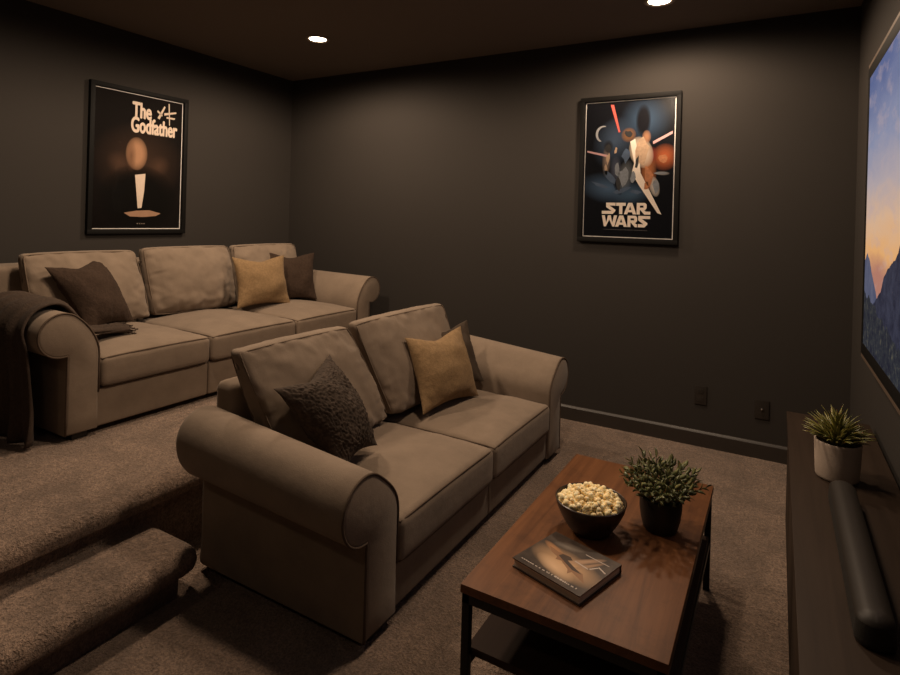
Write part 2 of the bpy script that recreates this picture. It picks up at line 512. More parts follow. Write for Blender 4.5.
# throw over the near arm of the upper sofa
def throw_geo():
    prof = [(1.516 - u, ZP + z + .01) for u, z in offset_prof(PB, .016)[5:-8]]
    path = [(1.77, .712), (1.71, .720), (1.65, .725), (1.58, .735), (1.535, .76)] + prof
    last = path[-1]
    # below the roll the cloth hangs free, a little away from the post
    k = max(range(len(path)), key=lambda i: -path[i][0])
    path = path[:k + 1]
    y, z = path[-1]
    for i in range(1, 15): path.append((y + .045 * (i / 14) ** .7, z - (z - .318) * i / 14))
    # resample by length
    P = [Vector(p) for p in path]; d = [0]
    for a, b in zip(P, P[1:]): d.append(d[-1] + (b - a).length)
    M = 64; V = []; W = 44
    key = [(0, -2.94, -3.05), (.13, -2.93, -3.06), (.24, -2.90, -3.16), (.36, -2.885, -3.24), (.5, -2.83, -3.32), (.7, -2.80, -3.37), (1, -2.785, -3.40)]
    for i in range(M):
        s = d[-1] * i / (M - 1); f = i / (M - 1)
        j = max(q for q in range(len(d)) if d[q] <= s + 1e-9); j = min(j, len(P) - 2)
        p = P[j].lerp(P[j + 1], (s - d[j]) / max(1e-9, d[j + 1] - d[j]))
        t = (P[j + 1] - P[j]).normalized(); nv = Vector((t.y, -t.x))
        if nv.y < 0 and f < .5: nv = -nv
        if f >= .55: nv = Vector((-1, 0))
        for q in range(len(key) - 1):
            if key[q][0] <= f <= key[q + 1][0]:
                g = (f - key[q][0]) / (key[q + 1][0] - key[q][0]); g = g * g * (3 - 2 * g)
                xa = key[q][1] + (key[q + 1][1] - key[q][1]) * g; xb = key[q][2] + (key[q + 1][2] - key[q][2]) * g; break
        amp = .015 + .022 * max(0, f - .5) / .5 + .012 * max(0, .2 - f) / .2
        for k in range(W):
            w = k / (W - 1)
            ph = w * 9.0 * PI + 1.1 * math.sin(f * 4) + .8
            fold = 1.35 * (1 - abs(math.sin(ph / 2 + .35 * math.sin(f * 9)))) ** 1.3 + .22 * math.sin(ph * 1.7 + f * 3)
            jig = noise.noise(Vector((w * 5, f * 7, 3)))
            x = xa + (xb - xa) * w + .010 * jig * f
            dd = amp * max(0, fold) + .004 * (jig + .5)
            V.append(Vector((x, p.x + nv.x * dd, p.y + nv.y * dd)))
    V2 = [Vector(v) for v in V]
    return V2, grid_faces(M, W)
tg = throw_geo()
th = build('throw_blanket', tg, THROW, None, True, (-3.1, 1.2, .318))
md = th.modifiers.new('thickness', 'SOLIDIFY'); md.thickness = .012; md.offset = 1
tag(th, 'dark brown knitted throw draped over the near arm of the upper sofa', 'blanket')
fr = []
for k in range(0, 44, 2):
    p = tg[0][k]
    e = [p + Vector((random.uniform(-.004, .004) * i, .010 * i, -.004 * min(i, 3) + .001)) for i in range(5)]
    fr.append(tube([Vector((q.x, q.y, max(q.z, .690 + ZP * 0))) for q in e], .0035, 5))
build('fringe', join(*fr), THROW, th)

# ------------------------------------------------------------------ coffee table
ZT = .385
X0, X1, Y0, Y1 = -.714, -.186, 1.351, 2.366
ct = empty('coffee_table', ((X0 + X1) / 2, (Y0 + Y1) / 2, 0), 'low coffee table with a walnut top, lower shelf and black steel frame', 'table')
build('tabletop', box(X0, X1, Y0, Y1, ZT - .024, ZT, .003), WALNUT, ct, True, angle=40)
lg = .022
g = [box(X0 + .004, X1 - .004, Y0 + .004, Y0 + .004 + lg, ZT - .05, ZT - .0245, .001), box(X0 + .004, X1 - .004, Y1 - .004 - lg, Y1 - .004, ZT - .05, ZT - .0245, .001),
     box(X0 + .004, X0 + .004 + lg, Y0 + .004, Y1 - .004, ZT - .05, ZT - .0245, .001), box(X1 - .004 - lg, X1 - .004, Y0 + .004, Y1 - .004, ZT - .05, ZT - .0245, .001)]
build('apron', join(*g), METAL, ct, True, angle=40)
for lx in (X0 + .004, X1 - .004 - lg):
    for ly in (Y0 + .004, Y1 - .004 - lg):
        build('leg', box(lx, lx + lg, ly, ly + lg, .0005, ZT - .05, .0015), METAL, ct, True, angle=40)
ZS = .205
build('shelf', box(X0 + .01, X1 - .01, Y0 + .03, Y1 - .03, ZS - .022, ZS, .003), SHELFW, ct, True, angle=40)
g = [box(X0 + .006, X0 + .024, Y0 + .027, Y1 - .027, ZS - .044, ZS - .0225, .001), box(X1 - .024, X1 - .006, Y0 + .027, Y1 - .027, ZS - .044, ZS - .0225, .001)]
build('shelf_rail', join(*g), METAL, ct, True, angle=40)

# bowl of popcorn
bc = Vector((-.493, 1.80, ZT + .0005))
bp = [(0, 0), (.05, 0), (.058, .003), (.074, .022), (.091, .05), (.104, .078), (.109, .096), (.110, .101), (.1075, .103), (.104, .1), (.099, .08), (.086, .052), (.066, .026), (.04, .012), (0, .010)]
bo = build('bowl', lathe(bp, bc, 64), BOWL, None, True, bc, angle=60)
bo.data.polygons.foreach_set('use_smooth', [True] * len(bo.data.polygons))
tag(bo, 'round dark brown bowl full of popcorn on the coffee table', 'bowl')

def popcorn_mat():
    m = N('popped_corn')
    f = m.noise(120, 3)
    c = m.ramp(f, [(.30, (.75, .42, .11)), (.42, (.92, .70, .34)), (.56, (.95, .84, .56))])
    oi = m.n('ShaderNodeObjectInfo')
    c = m.mix(m.math('MULTIPLY', oi.outputs['Random'], .3), c, (.92, .68, .30))
    m.set(Base_Color=c, Roughness=.75, Subsurface_Weight=.15, Subsurface_Scale=.004)
    m.b.inputs['Subsurface Radius'].default_value = (1, .7, .4)
    return m.m
POP = popcorn_mat()
def kernel_mesh(sd):
    rn = random.Random(sd); bm = bmesh.new()
    for k in range(rn.randint(4, 6)):
        d = Vector((rn.gauss(0, 1), rn.gauss(0, 1), rn.gauss(0, 1))).normalized() * rn.uniform(.0035, .0065)
        r = bmesh.ops.create_icosphere(bm, subdivisions=2, radius=rn.uniform(.0042, .0064))
        for v in r['verts']:
            w = 1 + .25 * noise.noise(v.co * 300 + Vector((sd, k, 0)))
            v.co = v.co * w + d
    me = bpy.data.meshes.new('popped_corn_kernel'); bm.to_mesh(me); bm.free()
    me.shade_smooth(); me.materials.append(POP); return me
KM = [kernel_mesh(i) for i in range(7)]
rn = random.Random(5); spots = []
def dome(r): return .088 + .034 * (1 - (r / .104) ** 2)
tries = 0
while len(spots) < 140 and tries < 9000:
    tries += 1
    a = rn.uniform(0, 2 * PI); r = .0925 * math.sqrt(rn.random())
    p = Vector((bc.x + r * math.cos(a), bc.y + r * math.sin(a), bc.z + dome(r) - rn.choice((0, 0, .0, .011))))
    if all((p - q).length > .0128 for q in spots): spots.append(p)
for i, p in enumerate(spots):
    o = bpy.data.objects.new('popcorn_kernel', KM[i % 7]); C.objects.link(o)
    o.location = p; o.rotation_euler = (rn.uniform(0, 6), rn.uniform(0, 6), rn.uniform(0, 6)); s = rn.uniform(1.15, 1.6); o.scale = (s, s, s)
    tag(o, 'pale yellow popped kernel heaped in the dark bowl on the table', 'popcorn', 'popped kernels in the bowl')
# the heap below the visible kernels
hp = [(0, dome(0) - .020)] + [(r, dome(r) - .020) for r in (.02, .04, .06, .075, .088)] + [(.090, .062), (.08, .05), (0, .045)]
hb = build('popcorn_heap', lathe(hp, bc, 40), POP, None, True, bc + Vector((0, 0, .045)))
tag(hb, 'packed popcorn deeper in the dark bowl under the top kernels', 'popcorn', None, 'stuff')

# plants
def leaf(base, d, up, L, W, fat=.25):
    d = d.normalized(); s = d.cross(up)
    if s.length < 1e-3: s = d.cross(Vector((1, 0, 0)))
    s.normalize(); nrm = s.cross(d)
    V, F = [], []
    for i in range(6):
        t = i / 5; w = W * (math.sin(PI * min(1, t * .92 + .08)) ** .7) * (1 - .25 * t) if i < 5 else .0004
        c = base + d * L * t + nrm * (L * .14 * math.sin(PI * t * .9))
        for a, b in ((-1, 0), (0, fat), (1, 0), (0, -fat)): V.append(c + s * w * a * .5 + nrm * w * b * .5)
    for i in range(5):
        for k in range(4): F.append((i * 4 + k, i * 4 + (k + 1) % 4, (i + 1) * 4 + (k + 1) % 4, (i + 1) * 4 + k))
    F.append((20, 21, 22, 23))
    return V, F
def leafmat(name, a, b):
    m = N(name)
    c = m.ramp(m.noise(45, 3), [(.3, a), (.7, b)])
    m.set(Base_Color=c, Roughness=.42, Specular_IOR_Level=.5, Subsurface_Weight=.05, Subsurface_Scale=.004)
    return m.m
LEAF1 = leafmat('olive_green_leaf', (.040, .052, .016), (.17, .17, .06))
LEAF2 = leafmat('yellow_green_leaf', (.07, .075, .014), (.27, .24, .06))
STEM = plain('plant_stem', (.05, .045, .02), .7)

pc = Vector((-.305, 1.937, ZT + .0005))
pt = empty('potted_plant', pc, 'bushy small leaved plant in a dark pot on the coffee table', 'plant')
build('pot', lathe([(0, 0), (.046, 0), (.0515, .004), (.060, .035), (.0645, .07), (.065, .095), (.064, .103), (.061, .104), (.0585, .1), (.058, .085), (0, .083)], pc, 56), POTD, pt, True, angle=60)
build('soil', lathe([(.0575, .0845), (.05, .089), (.03, .092), (0, .093)], pc, 40), SOIL, pt)
rn = random.Random(11); gl, gs = [], []
for k in range(58):
    a = k * 2.39996; e = math.sqrt((k + .5) / 58)
    th_ = e * 1.18
    d = Vector((math.cos(a) * math.sin(th_), math.sin(a) * math.sin(th_), math.cos(th_) + .12)).normalized()
    b = pc + Vector((math.cos(a) * .036 * e, math.sin(a) * .036 * e, .088))
    Ls = rn.uniform(.095, .135) * (1.12 - .28 * e)
    pts = [b + d * Ls * t + Vector((0, 0, .020 * math.sin(t * 1.6) * e)) for t in (0, .25, .5, .75, 1)]
    gs.append(tube(pts, .0012, 4))
    for j in range(9):
        t = .2 + .8 * j / 8
        p = b + d * Ls * t + Vector((0, 0, .020 * math.sin(t * 1.6) * e))
        az = j * 2.4 + k
        sx = d.orthogonal().normalized(); sy = d.cross(sx)
        ld = d * (.75 if j < 8 else 2) + (sx * math.cos(az) + sy * math.sin(az)) * .8
        gl.append(leaf(p, ld, d if j < 8 else sx, rn.uniform(.020, .031), rn.uniform(.012, .018)))
build('stem', join(*gs), STEM, pt)
tag(build('foliage', join(*gl), LEAF1, pt), kind='stuff')

wc = Vector((.186, 2.255, .5505))
wt = empty('potted_plant', wc, 'spiky yellow green succulent in a pale round pot on the console', 'plant')
build('pot', lathe([(0, 0), (.052, 0), (.0585, .003), (.061, .010), (.0635, .06), (.0655, .112), (.066, .119), (.0645, .1215), (.060, .1205), (.0585, .112), (.058, .1), (0, .098)], wc, 56), POTW, wt, True, angle=60)
build('soil', lathe([(.0575, .0995), (.05, .104), (.03, .106), (0, .107)], wc, 40), SOIL, wt)
gl = []
rn = random.Random(3)
for k in range(120):
    a = k * 2.39996; e = math.sqrt((k + .5) / 120)
    th_ = e * 1.34
    d = Vector((math.cos(a) * math.sin(th_), math.sin(a) * math.sin(th_), math.cos(th_) + .08)).normalized()
    b = wc + Vector((math.cos(a) * .022 * e, math.sin(a) * .022 * e, .103))
    L = rn.uniform(.088, .125) * (1.22 - .40 * e)
    gl.append(leaf(b, d + Vector((rn.uniform(-.12, .12), rn.uniform(-.12, .12), .1)), Vector((0, 0, 1)), L, rn.uniform(.013, .018), .45))
tag(build('foliage', join(*gl), LEAF2, wt), kind='stuff')

# book
def book():
    a, b, c = Vector((-.629, 1.507)), Vector((-.354, 1.612)), Vector((-.419, 1.432))
    ex = (Vector((-.419, 1.432)) - Vector((-.629, 1.507))); 
    u = Vector((.958, -.287)).normalized(); v = Vector((-u.y, u.x))
    o2 = Vector((-.626, 1.495)); W, Hh = .222, .205
    P = lambda s, t, z: Vector((o2.x + u.x * s + v.x * t, o2.y + u.y * s + v.y * t, ZT + z))
    def slab(s0, s1, t0, t1, z0, z1):
        V = [P(s, t, z) for z in (z0, z1) for s, t in ((s0, t0), (s1, t0), (s1, t1), (s0, t1))]
        return V, [(0, 1, 2, 3), (4, 5, 6, 7), (0, 1, 5, 4), (1, 2, 6, 5), (2, 3, 7, 6), (3, 0, 4, 7)]
    r = empty('book', P(W / 2, Hh / 2, .0005), 'thick hardback book with an explosion scene cover on the coffee table', 'book')
    pages = N('page_edges')
    st = pages.noise(1, 3, pages.mapping(sc=(4, 4, 900)))
    pages.set(Base_Color=pages.ramp(st, [(.3, (.42, .35, .28)), (.7, (.80, .69, .58))]), Roughness=.8)
    build('pages', slab(.004, W - .004, .004, Hh - .002, .003, .0235), pages.m, r, False)
    cov = N('book_cover')
    ang = math.atan2(u.y, u.x)
    def bl(col, base, s, t, ls, lt, rot=0, pw=1.0, k=1.0):
        cpos = P(s, t, .025) - r.location
        mp = cov.mapping((cpos.x, cpos.y, cpos.z), (0, 0, ang + rot), (ls, lt, 1), 'TEXTURE')
        gd = cov.n('ShaderNodeTexGradient', gradient_type='SPHERICAL'); cov.l(mp, gd.inputs['Vector'])
        f = cov.math('MULTIPLY', cov.math('POWER', gd.outputs['Fac'], pw), k)
        return cov.mix(cov.math('MINIMUM', f, 1), base, col)
    n_ = cov.noise(30, 5)
    c = cov.ramp(n_, [(.3, (.030, .022, .018)), (.7, (.085, .06, .045))])
    c = bl((.62, .38, .20), c, .12, .085, .125, .06, -.15, .9, 1.1)
    c = bl((.75, .50, .30), c, .105, .055, .075, .03, -.3, .8, .9)
    c = bl((.42, .26, .16), c, .145, .135, .07, .012, .95, .6, 1.2)
    c = bl((.36, .22, .13), c, .165, .125, .06, .008, 1.1, .6, 1.2)
    c = bl((.40, .20, .09), c, .055, .125, .05, .014, -.35, .6, 1.3)
    c = bl((.30, .25, .20), c, .075, .165, .05, .02, .3, .8, .6)
    cov.set(Base_Color=c, Roughness=.32, Coat_Weight=.35, Coat_Roughness=.2)
    edge = plain('book_board', (.035, .022, .016), .45)
    build('back_board', slab(0, W, 0, Hh, .0005, .0032), edge, r, False)
    build('spine', slab(0, W, Hh - .003, Hh, .0032, .0235), edge, r, False)
    build('front_cover', slab(0, W, 0, Hh, .0235, .0262), cov.m, r, False)
    # printed art: generic dark craft shape, white wedge and line of faint marks
    def poly(pts, z): return [P(s, t, z) for s, t in pts], [tuple(range(len(pts)))]
    dark = plain('print_dark', (.05, .026, .014), .4); lite = plain('print_light', (.50, .42, .36), .4); mid = plain('print_rust', (.26, .13, .06), .4)
    art = build('cover_print', poly([(.035, .128), (.07, .122), (.1, .128), (.118, .118), (.112, .106), (.15, .09), (.175, .085), (.2, .052), (.15, .07), (.145, .055), (.135, .072), (.1, .092), (.085, .086), (.08, .1), (.055, .108)], .0264), mid, r, False)
    build('cover_print', poly([(.085, .122), (.108, .126), (.122, .116), (.112, .106), (.15, .09), (.175, .08), (.145, .078), (.1, .098), (.08, .108)], .0265), dark, r, False)
    g = [poly([(.125, .118), (.175, .112), (.177, .116), (.127, .122)], .0264), poly([(.175, .112), (.19, .14), (.187, .142), (.171, .115)], .0264), poly([(.187, .142), (.215, .13), (.216, .134), (.188, .146)], .0264),
         poly([(.13, .168), (.205, .168), (.205, .1705), (.13, .1705)], .0264)]
    rr = random.Random(9); x = .018
    while x < .20:
        w = rr.uniform(.003, .008); h = rr.uniform(.004, .0065) if x > .1 else .0035
        g.append(poly([(x, .017), (x + w, .017), (x + w, .017 + h), (x, .017 + h)], .0264)); x += w + rr.choice((.0015, .002, .006))
    build('cover_marks', join(*g), lite, r, False)
book()

# ------------------------------------------------------------------ media console, soundbar, television
ZC = .55; CX = .053
cn = empty('media_console', ((CX + R_) / 2, 1.86, 0), 'long dark wood media console under the wall mounted television', 'cabinet')
CY0, CY1 = .75, 2.95
build('top', box(CX, R_ - .018, CY0, CY1, ZC - .028, ZC, .003), CONSW, cn, True, angle=40)
build('carcass', box(CX + .026, R_ - .02, CY0 + .012, CY1 - .012, .075, ZC - .0285, .002), SHELFW, cn, True, angle=40)
build('plinth', box(CX + .06, R_ - .03, CY0 + .05, CY1 - .05, .0005, .0745, .002), FOOT, cn, True, angle=40)
ny = 4
for k in range(ny):
    a = CY0 + .012 + (CY1 - CY0 - .024) * k / ny + .004; b = CY0 + .012 + (CY1 - CY0 - .024) * (k + 1) / ny - .004
    d = build('door', box(CX + .006, CX + .0255, a, b, .08, ZC - .034, .002), CONSW, cn, True, angle=40)

def soundbar():
    y0, y1 = 1.365, 2.085; xa, xb = .149, .219; z0 = ZC + .0005
    o = empty('soundbar', ((xa + xb) / 2, (y0 + y1) / 2, z0), 'long black soundbar with rounded ends lying on the media console', 'soundbar')
    xm = (xa + xb) / 2; hw = (xb - xa) / 2
    def ring(z, ins):
        pts = []
        r = hw - ins
        r2 = min(r, .030)
        for cx, cy, a0 in ((xm + r - r2, y1 - ins - r2, 0), (xm - r + r2, y1 - ins - r2, PI / 2), (xm - r + r2, y0 + ins + r2, PI), (xm + r - r2, y0 + ins + r2, 1.5 * PI)):
            for i in range(9):
                a = a0 + PI / 2 * i / 8; pts.append(Vector((cx + r2 * math.cos(a), cy + r2 * math.sin(a), z0 + z)))
        return pts
    def lv(L):
        V, F = [], []
        for z, ins in L: V += ring(z, ins)
        n = 36
        for i in range(len(L) - 1):
            for k in range(n): F.append((i * n + k, i * n + (k + 1) % n, (i + 1) * n + (k + 1) % n, (i + 1) * n + k))
        F += [tuple(range(n))[::-1], tuple((len(L) - 1) * n + k for k in range(n))]
        return V, F
    build('grille', lv([(0, .004), (.004, .001), (.012, 0), (.046, .002)]), BAR, o, True, angle=50)
    build('shell', lv([(.0462, .002), (.052, .004), (.057, .009), (.062, .018), (.064, .026), (.0645, .032)]), BARTOP, o, True, angle=60)
soundbar()

def television():
    y0, y1, z0, z1 = .86, 3.005, .822, 2.065
    xs = .319; rim = .020; fw = .068
    o = empty('television', (R_, (y0 + y1) / 2, z0), 'large wall mounted television showing mountains at sunset', 'television')
    shell = plain('tv_side_metal', (.12, .085, .062), .45, .2)
    build('housing', box(xs + .008, R_ - .001, y0 + .002, y1 - .002, z0 + .002, z1 - .002, .003), BLACK, o, True, angle=40)
    def ringg(a, b, xa, xb):
        return join(box(xa, xb, y0 + a, y1 - a, z0 + a, z0 + b, .001), box(xa, xb, y0 + a, y1 - a, z1 - b, z1 - a, .001),
                    box(xa, xb, y0 + a, y0 + b, z0 + b, z1 - b, .001), box(xa, xb, y1 - b, y1 - a, z0 + b, z1 - b, .001))
    build('outer_rim', ringg(0, rim, xs + .002, xs + .012), shell, o, True, angle=40)
    build('bezel', ringg(rim, fw, xs - .001, xs + .0075), BLACK, o, True, angle=40)
    m = N('tv_picture')
    sp = m.n('ShaderNodeSeparateXYZ'); m.l(m.tc.outputs['Object'], sp.inputs[0])
    # object coords: y from the set's middle, z from its lower edge -> v 0..1, u metres from the far edge
    z = m.math('DIVIDE', m.math('SUBTRACT', sp.outputs['Z'], fw), z1 - z0 - 2 * fw)
    u = m.math('SUBTRACT', (y1 - y0) / 2 - fw, sp.outputs['Y'])
    cl = m.noise(5, 6, m.mapping(sc=(1, .8, 2.2)), dist=.5)
    zz = m.math('ADD', z, m.math('MULTIPLY', m.math('SUBTRACT', cl, .5), .14))
    sky = m.ramp(zz, [(.26, (.50, .22, .16)), (.35, (.88, .46, .18)), (.46, (.78, .50, .32)), (.58, (.50, .42, .44)), (.74, (.27, .30, .45)), (.98, (.085, .13, .31))])
    cloud = m.ramp(m.noise(4.5, 5, m.mapping(loc=(0, .3, .2), rot=(.5, 0, 0), sc=(1, 1.2, 3.4))), [(.52, (0, 0, 0)), (.66, (1, 1, 1))])
    sky = m.mix(m.math('MULTIPLY', cloud, .35), sky, (.55, .42, .43))
    n1 = m.noise(9, 5, m.mapping(sc=(0, 1, 0))); n2 = m.noise(5.5, 6, m.mapping(loc=(0, 4, 0), sc=(0, 1, 0)))
    # far peak close to the screen's far edge
    r1 = m.math('ADD', m.math('SUBTRACT', .35, m.math('MULTIPLY', m.math('ABSOLUTE', m.math('SUBTRACT', u, .07)), .55)), m.math('MULTIPLY', m.math('SUBTRACT', n1, .5), .05))
    # big ridge rising away from it
    r2 = m.math('ADD', m.math('ADD', .20, m.math('MULTIPLY', m.math('MINIMUM', m.math('SUBTRACT', u, .33), .55), .42)), m.math('MULTIPLY', m.math('SUBTRACT', n2, .5), .10))
    rock = m.noise(16, 7, rough=.7)
    m1 = m.ramp(rock, [(.3, (.065, .080, .15)), (.7, (.12, .13, .20))])
    m2 = m.ramp(rock, [(.35, (.008, .012, .032)), (.65, (.038, .044, .078))])
    m3 = m.ramp(m.noise(34, 6, rough=.75), [(.40, (.006, .010, .025)), (.56, (.025, .032, .042)), (.70, (.12, .11, .075))])
    c = m.mix(m.math('GREATER_THAN', m.math('SUBTRACT', r1, z), 0), sky, m1)
    c = m.mix(m.math('GREATER_THAN', m.math('SUBTRACT', r2, z), 0), c, m2)
    r3 = m.math('ADD', m.math('SUBTRACT', .20, m.math('MULTIPLY', u, .12)), m.math('MULTIPLY', m.math('SUBTRACT', n1, .5), .10))
    c = m.mix(m.math('GREATER_THAN', m.math('SUBTRACT', r3, z), 0), c, m3)
    m.set(Base_Color=(.01, .01, .01), Roughness=.25, Emission_Color=c, Emission_Strength=TVS)
    V = [Vector((xs, y, zq)) for y, zq in ((y0 + fw, z0 + fw), (y1 - fw, z0 + fw), (y1 - fw, z1 - fw), (y0 + fw, z1 - fw))]
    V += [v + Vector((.005, 0, 0)) for v in V]
    build('screen', (V, [(0, 1, 2, 3), (4, 5, 6, 7), (0, 1, 5, 4), (1, 2, 6, 5), (2, 3, 7, 6), (3, 0, 4, 7)]), m.m, o, False)
TVS = .8
television()

# ------------------------------------------------------------------ wall plates
def plate(x, z, w, h, label, duplex):
    o = empty('wall_outlet', (x, D_, z), label, 'outlet')
    y = D_ - .0005
    build('plate', box(x - w / 2, x + w / 2, y - .007, y, z - h / 2, z + h / 2, .003), PLATE, o, True, angle=40)
    if duplex:
        for s in (1, -1):
            b = build('socket', box(x - .017, x + .017, y - .0088, y - .0068, z + s * .025 - .014, z + s * .025 + .014, .0008), PLATE, o, True, angle=40)
            build('slot', join(box(x - .008, x - .006, y - .0092, y - .0085, z + s * .025 - .004, z + s * .025 + .006, 0), box(x + .006, x + .008, y - .0092, y - .0085, z + s * .025 - .004, z + s * .025 + .006, 0)), SLOT, b, False)
    else:
        r = build('socket', xf(lathe([(0, 0), (.012, 0), (.012, .004), (0, .004)], n=20), Matrix.Translation((x, y - .0068, z + .004)) @ Matrix.Rotation(PI / 2, 4, 'X')), PLATE, o, True, angle=40)
        build('pin', xf(lathe([(0, 0), (.0045, 0), (.0045, .012), (.002, .0135), (0, .0135)], n=16), Matrix.Translation((x, y - .0068, z + .004)) @ Matrix.Rotation(PI / 2, 4, 'X')), SCREW, o, True, angle=40)
plate(-.390, .314, .070, .115, 'dark duplex outlet plate on the far wall, nearer the lower sofa', True)
plate(-.057, .288, .076, .112, 'dark wall plate with a bright metal jack on the far wall near the console', False)

# ------------------------------------------------------------------ posters
def glassmat(ro):
    m = bpy.data.materials.new('picture_glass'); m.use_nodes = True; t = m.node_tree
    for n in list(t.nodes): t.nodes.remove(n)
    o = t.nodes.new('ShaderNodeOutputMaterial'); a = t.nodes.new('ShaderNodeBsdfTransparent'); g = t.nodes.new('ShaderNodeBsdfGlossy')
    g.inputs['Roughness'].default_value = ro
    f = t.nodes.new('ShaderNodeFresnel'); f.inputs['IOR'].default_value = 1.22; x = t.nodes.new('ShaderNodeMixShader')
    t.links.new(f.outputs[0], x.inputs[0]); t.links.new(a.outputs[0], x.inputs[1]); t.links.new(g.outputs[0], x.inputs[2]); t.links.new(x.outputs[0], o.inputs[0])
    return m
CREAM = plain('poster_cream', (.90, .78, .66), .6, var=.04); CREAM2 = plain('poster_cream_warm', (.60, .48, .38), .6, var=.1)
LINE = plain('poster_border_line', (.85, .80, .76), .6, var=.05)

class Poster:
    """frame-local coordinates: s to the viewer's right 0..1, t downwards 0..1 inside the border line"""
    def __init__(s, name, label, M, w, h, blobs, ground, bow=0):
        s.M = M; s.w = w; s.h = h; fw = .030; dp = .032
        s.o = empty(name, M @ Vector((0, 0, -h / 2)), label, 'poster')
        # local: x right, z up, y towards the wall (0 at the wall, negative to the viewer)
        B = lambda *a, r=.003: xf(box(*a, r), M)
        g = [B(-w / 2, w / 2, -dp, -.001, h / 2 - fw, h / 2), B(-w / 2, w / 2, -dp, -.001, -h / 2, -h / 2 + fw), B(-w / 2, -w / 2 + fw, -dp, -.001, -h / 2 + fw * .9, h / 2 - fw * .9), B(w / 2 - fw, w / 2, -dp, -.001, -h / 2 + fw * .9, h / 2 - fw * .9)]
        build('frame', join(*g), BLACK, s.o, True, angle=40)
        s.iw, s.ih = w - 2 * fw - .016, h - 2 * fw - .016
        yp = -.010
        s.yp = yp
        m = N(name + '_print'); c = ground
        oi = s.o.location
        for col, u, v, ru, rv, rot, pw, k in blobs:
            cpos = M @ s.loc(u, v, 0) - oi
            R = M.to_3x3()
            mp = m.n('ShaderNodeMapping', vector_type='TEXTURE')
            # the print's own axes: bring object coords into the frame's axes first
            e = R.to_euler()
            mp0 = m.n('ShaderNodeMapping', vector_type='TEXTURE'); mp0.inputs['Location'].default_value = cpos; mp0.inputs['Rotation'].default_value = e
            m.l(m.tc.outputs['Object'], mp0.inputs['Vector'])
            mp.inputs['Rotation'].default_value = (0, rot, 0); mp.inputs['Scale'].default_value = (ru * s.iw, 1, rv * s.ih)
            m.l(mp0.outputs[0], mp.inputs['Vector'])
            gd = m.n('ShaderNodeTexGradient', gradient_type='SPHERICAL'); m.l(mp.outputs[0], gd.inputs['Vector'])
            f = m.math('MINIMUM', m.math('MULTIPLY', m.math('POWER', gd.outputs['Fac'], pw), k), 1)
            c = m.mix(f, c, col)
        m.set(Base_Color=c, Roughness=.7, Specular_IOR_Level=.05)
        build('print', B(-w / 2 + fw, w / 2 - fw, yp, -.002, -h / 2 + fw, h / 2 - fw, r=0), m.m, s.o, False)
        a, b, q = s.iw / 2, s.ih / 2, .005
        g = [s.rect(-a - q, a + q, b, b + q), s.rect(-a - q, a + q, -b - q, -b), s.rect(-a - q, -a, -b, b), s.rect(a, a + q, -b, b)]
        build('border_line', join(*g), LINE, s.o, False)
        nx = 17; V = []
        gw, gh = w - 2 * fw, h - 2 * fw
        for i in range(nx):
            for j in range(2):
                x = -gw / 2 + gw * i / (nx - 1)
                V.append(M @ Vector((x, -.022 - bow * (1 - (2 * x / gw) ** 2), -gh / 2 + gh * j)))
        build('glass_pane', (V, grid_faces(nx, 2)), glassmat(.04 if bow else .2), s.o, True)
        s.lay = 0
    def loc(s, u, v, lift): return Vector(((u - .5) * s.iw, -.0105 - lift, (.5 - v) * s.ih))
    def rect(s, x0, x1, z0, z1):
        return [s.M @ Vector((x, s.yp - .0006, z)) for x, z in ((x0, z0), (x1, z0), (x1, z1), (x0, z1))], [(0, 1, 2, 3)]
    def poly(s, pts, lift=.0008):
        return [s.M @ s.loc(u, v, lift) for u, v in pts], [tuple(range(len(pts)))]
    def add(s, name, geos, mat): return build(name, join(*geos), mat, s.o, False)
    def text(s, txt, u, v, uw, vh, mat, lift=.001, offset=.02):
        cu = bpy.data.curves.new('lettering', 'FONT'); cu.body = txt; cu.size = 1; cu.offset = min(offset, .008)
        ob = bpy.data.objects.new('lettering', cu); C.objects.link(ob)
        dg = bpy.context.evaluated_depsgraph_get(); dg.update()
        me = bpy.data.meshes.new_from_object(ob.evaluated_get(dg))
        C.objects.unlink(ob); bpy.data.objects.remove(ob)
        xs = [q.co.x for q in me.vertices]; ys = [q.co.y for q in me.vertices]
        x0, x1, y0, y1 = min(xs), max(xs), min(ys), max(ys)
        V = [s.M @ s.loc(u + (q.co.x - x0) / (x1 - x0) * uw, v + vh - (q.co.y - y0) / (y1 - y0) * vh, lift) for q in me.vertices]
        F = [tuple(p.vertices) for p in me.polygons]
        bpy.data.meshes.remove(me)
        return V, F

# poster on the left wall: dark ground, warm oval and pale wedge
Mg = Matrix.Translation((L_, 2.405, 1.702)) @ Matrix.Rotation(PI / 2, 4, 'Z')
SK = (.36, .20, .115)
pg = Poster('framed_poster', 'black framed dark poster with pale title on the wall behind the upper sofa', Mg, .712, 1.015, [
    ((.045, .026, .017), .5, .5, .55, .3, 0, 1.0, .9),
    ((.07, .038, .024), .27, .52, .16, .09, .6, 1.2, .9), ((.07, .038, .024), .72, .52, .16, .09, -.6, 1.2, .9),
    ((.004, .0035, .003), .5, .78, .45, .26, 0, .5, 1.6),
    (SK, .46, .44, .125, .125, 0, .55, 1.4),
    ((.10, .05, .03), .40, .46, .06, .12, 0, .8, .8),
    ], (.0065, .005, .0045), bow=.0065)
pg.add('artwork', [pg.poly([(.445, .60), (.565, .585), (.555, .72), (.53, .845), (.485, .85), (.465, .72)])], CREAM2)
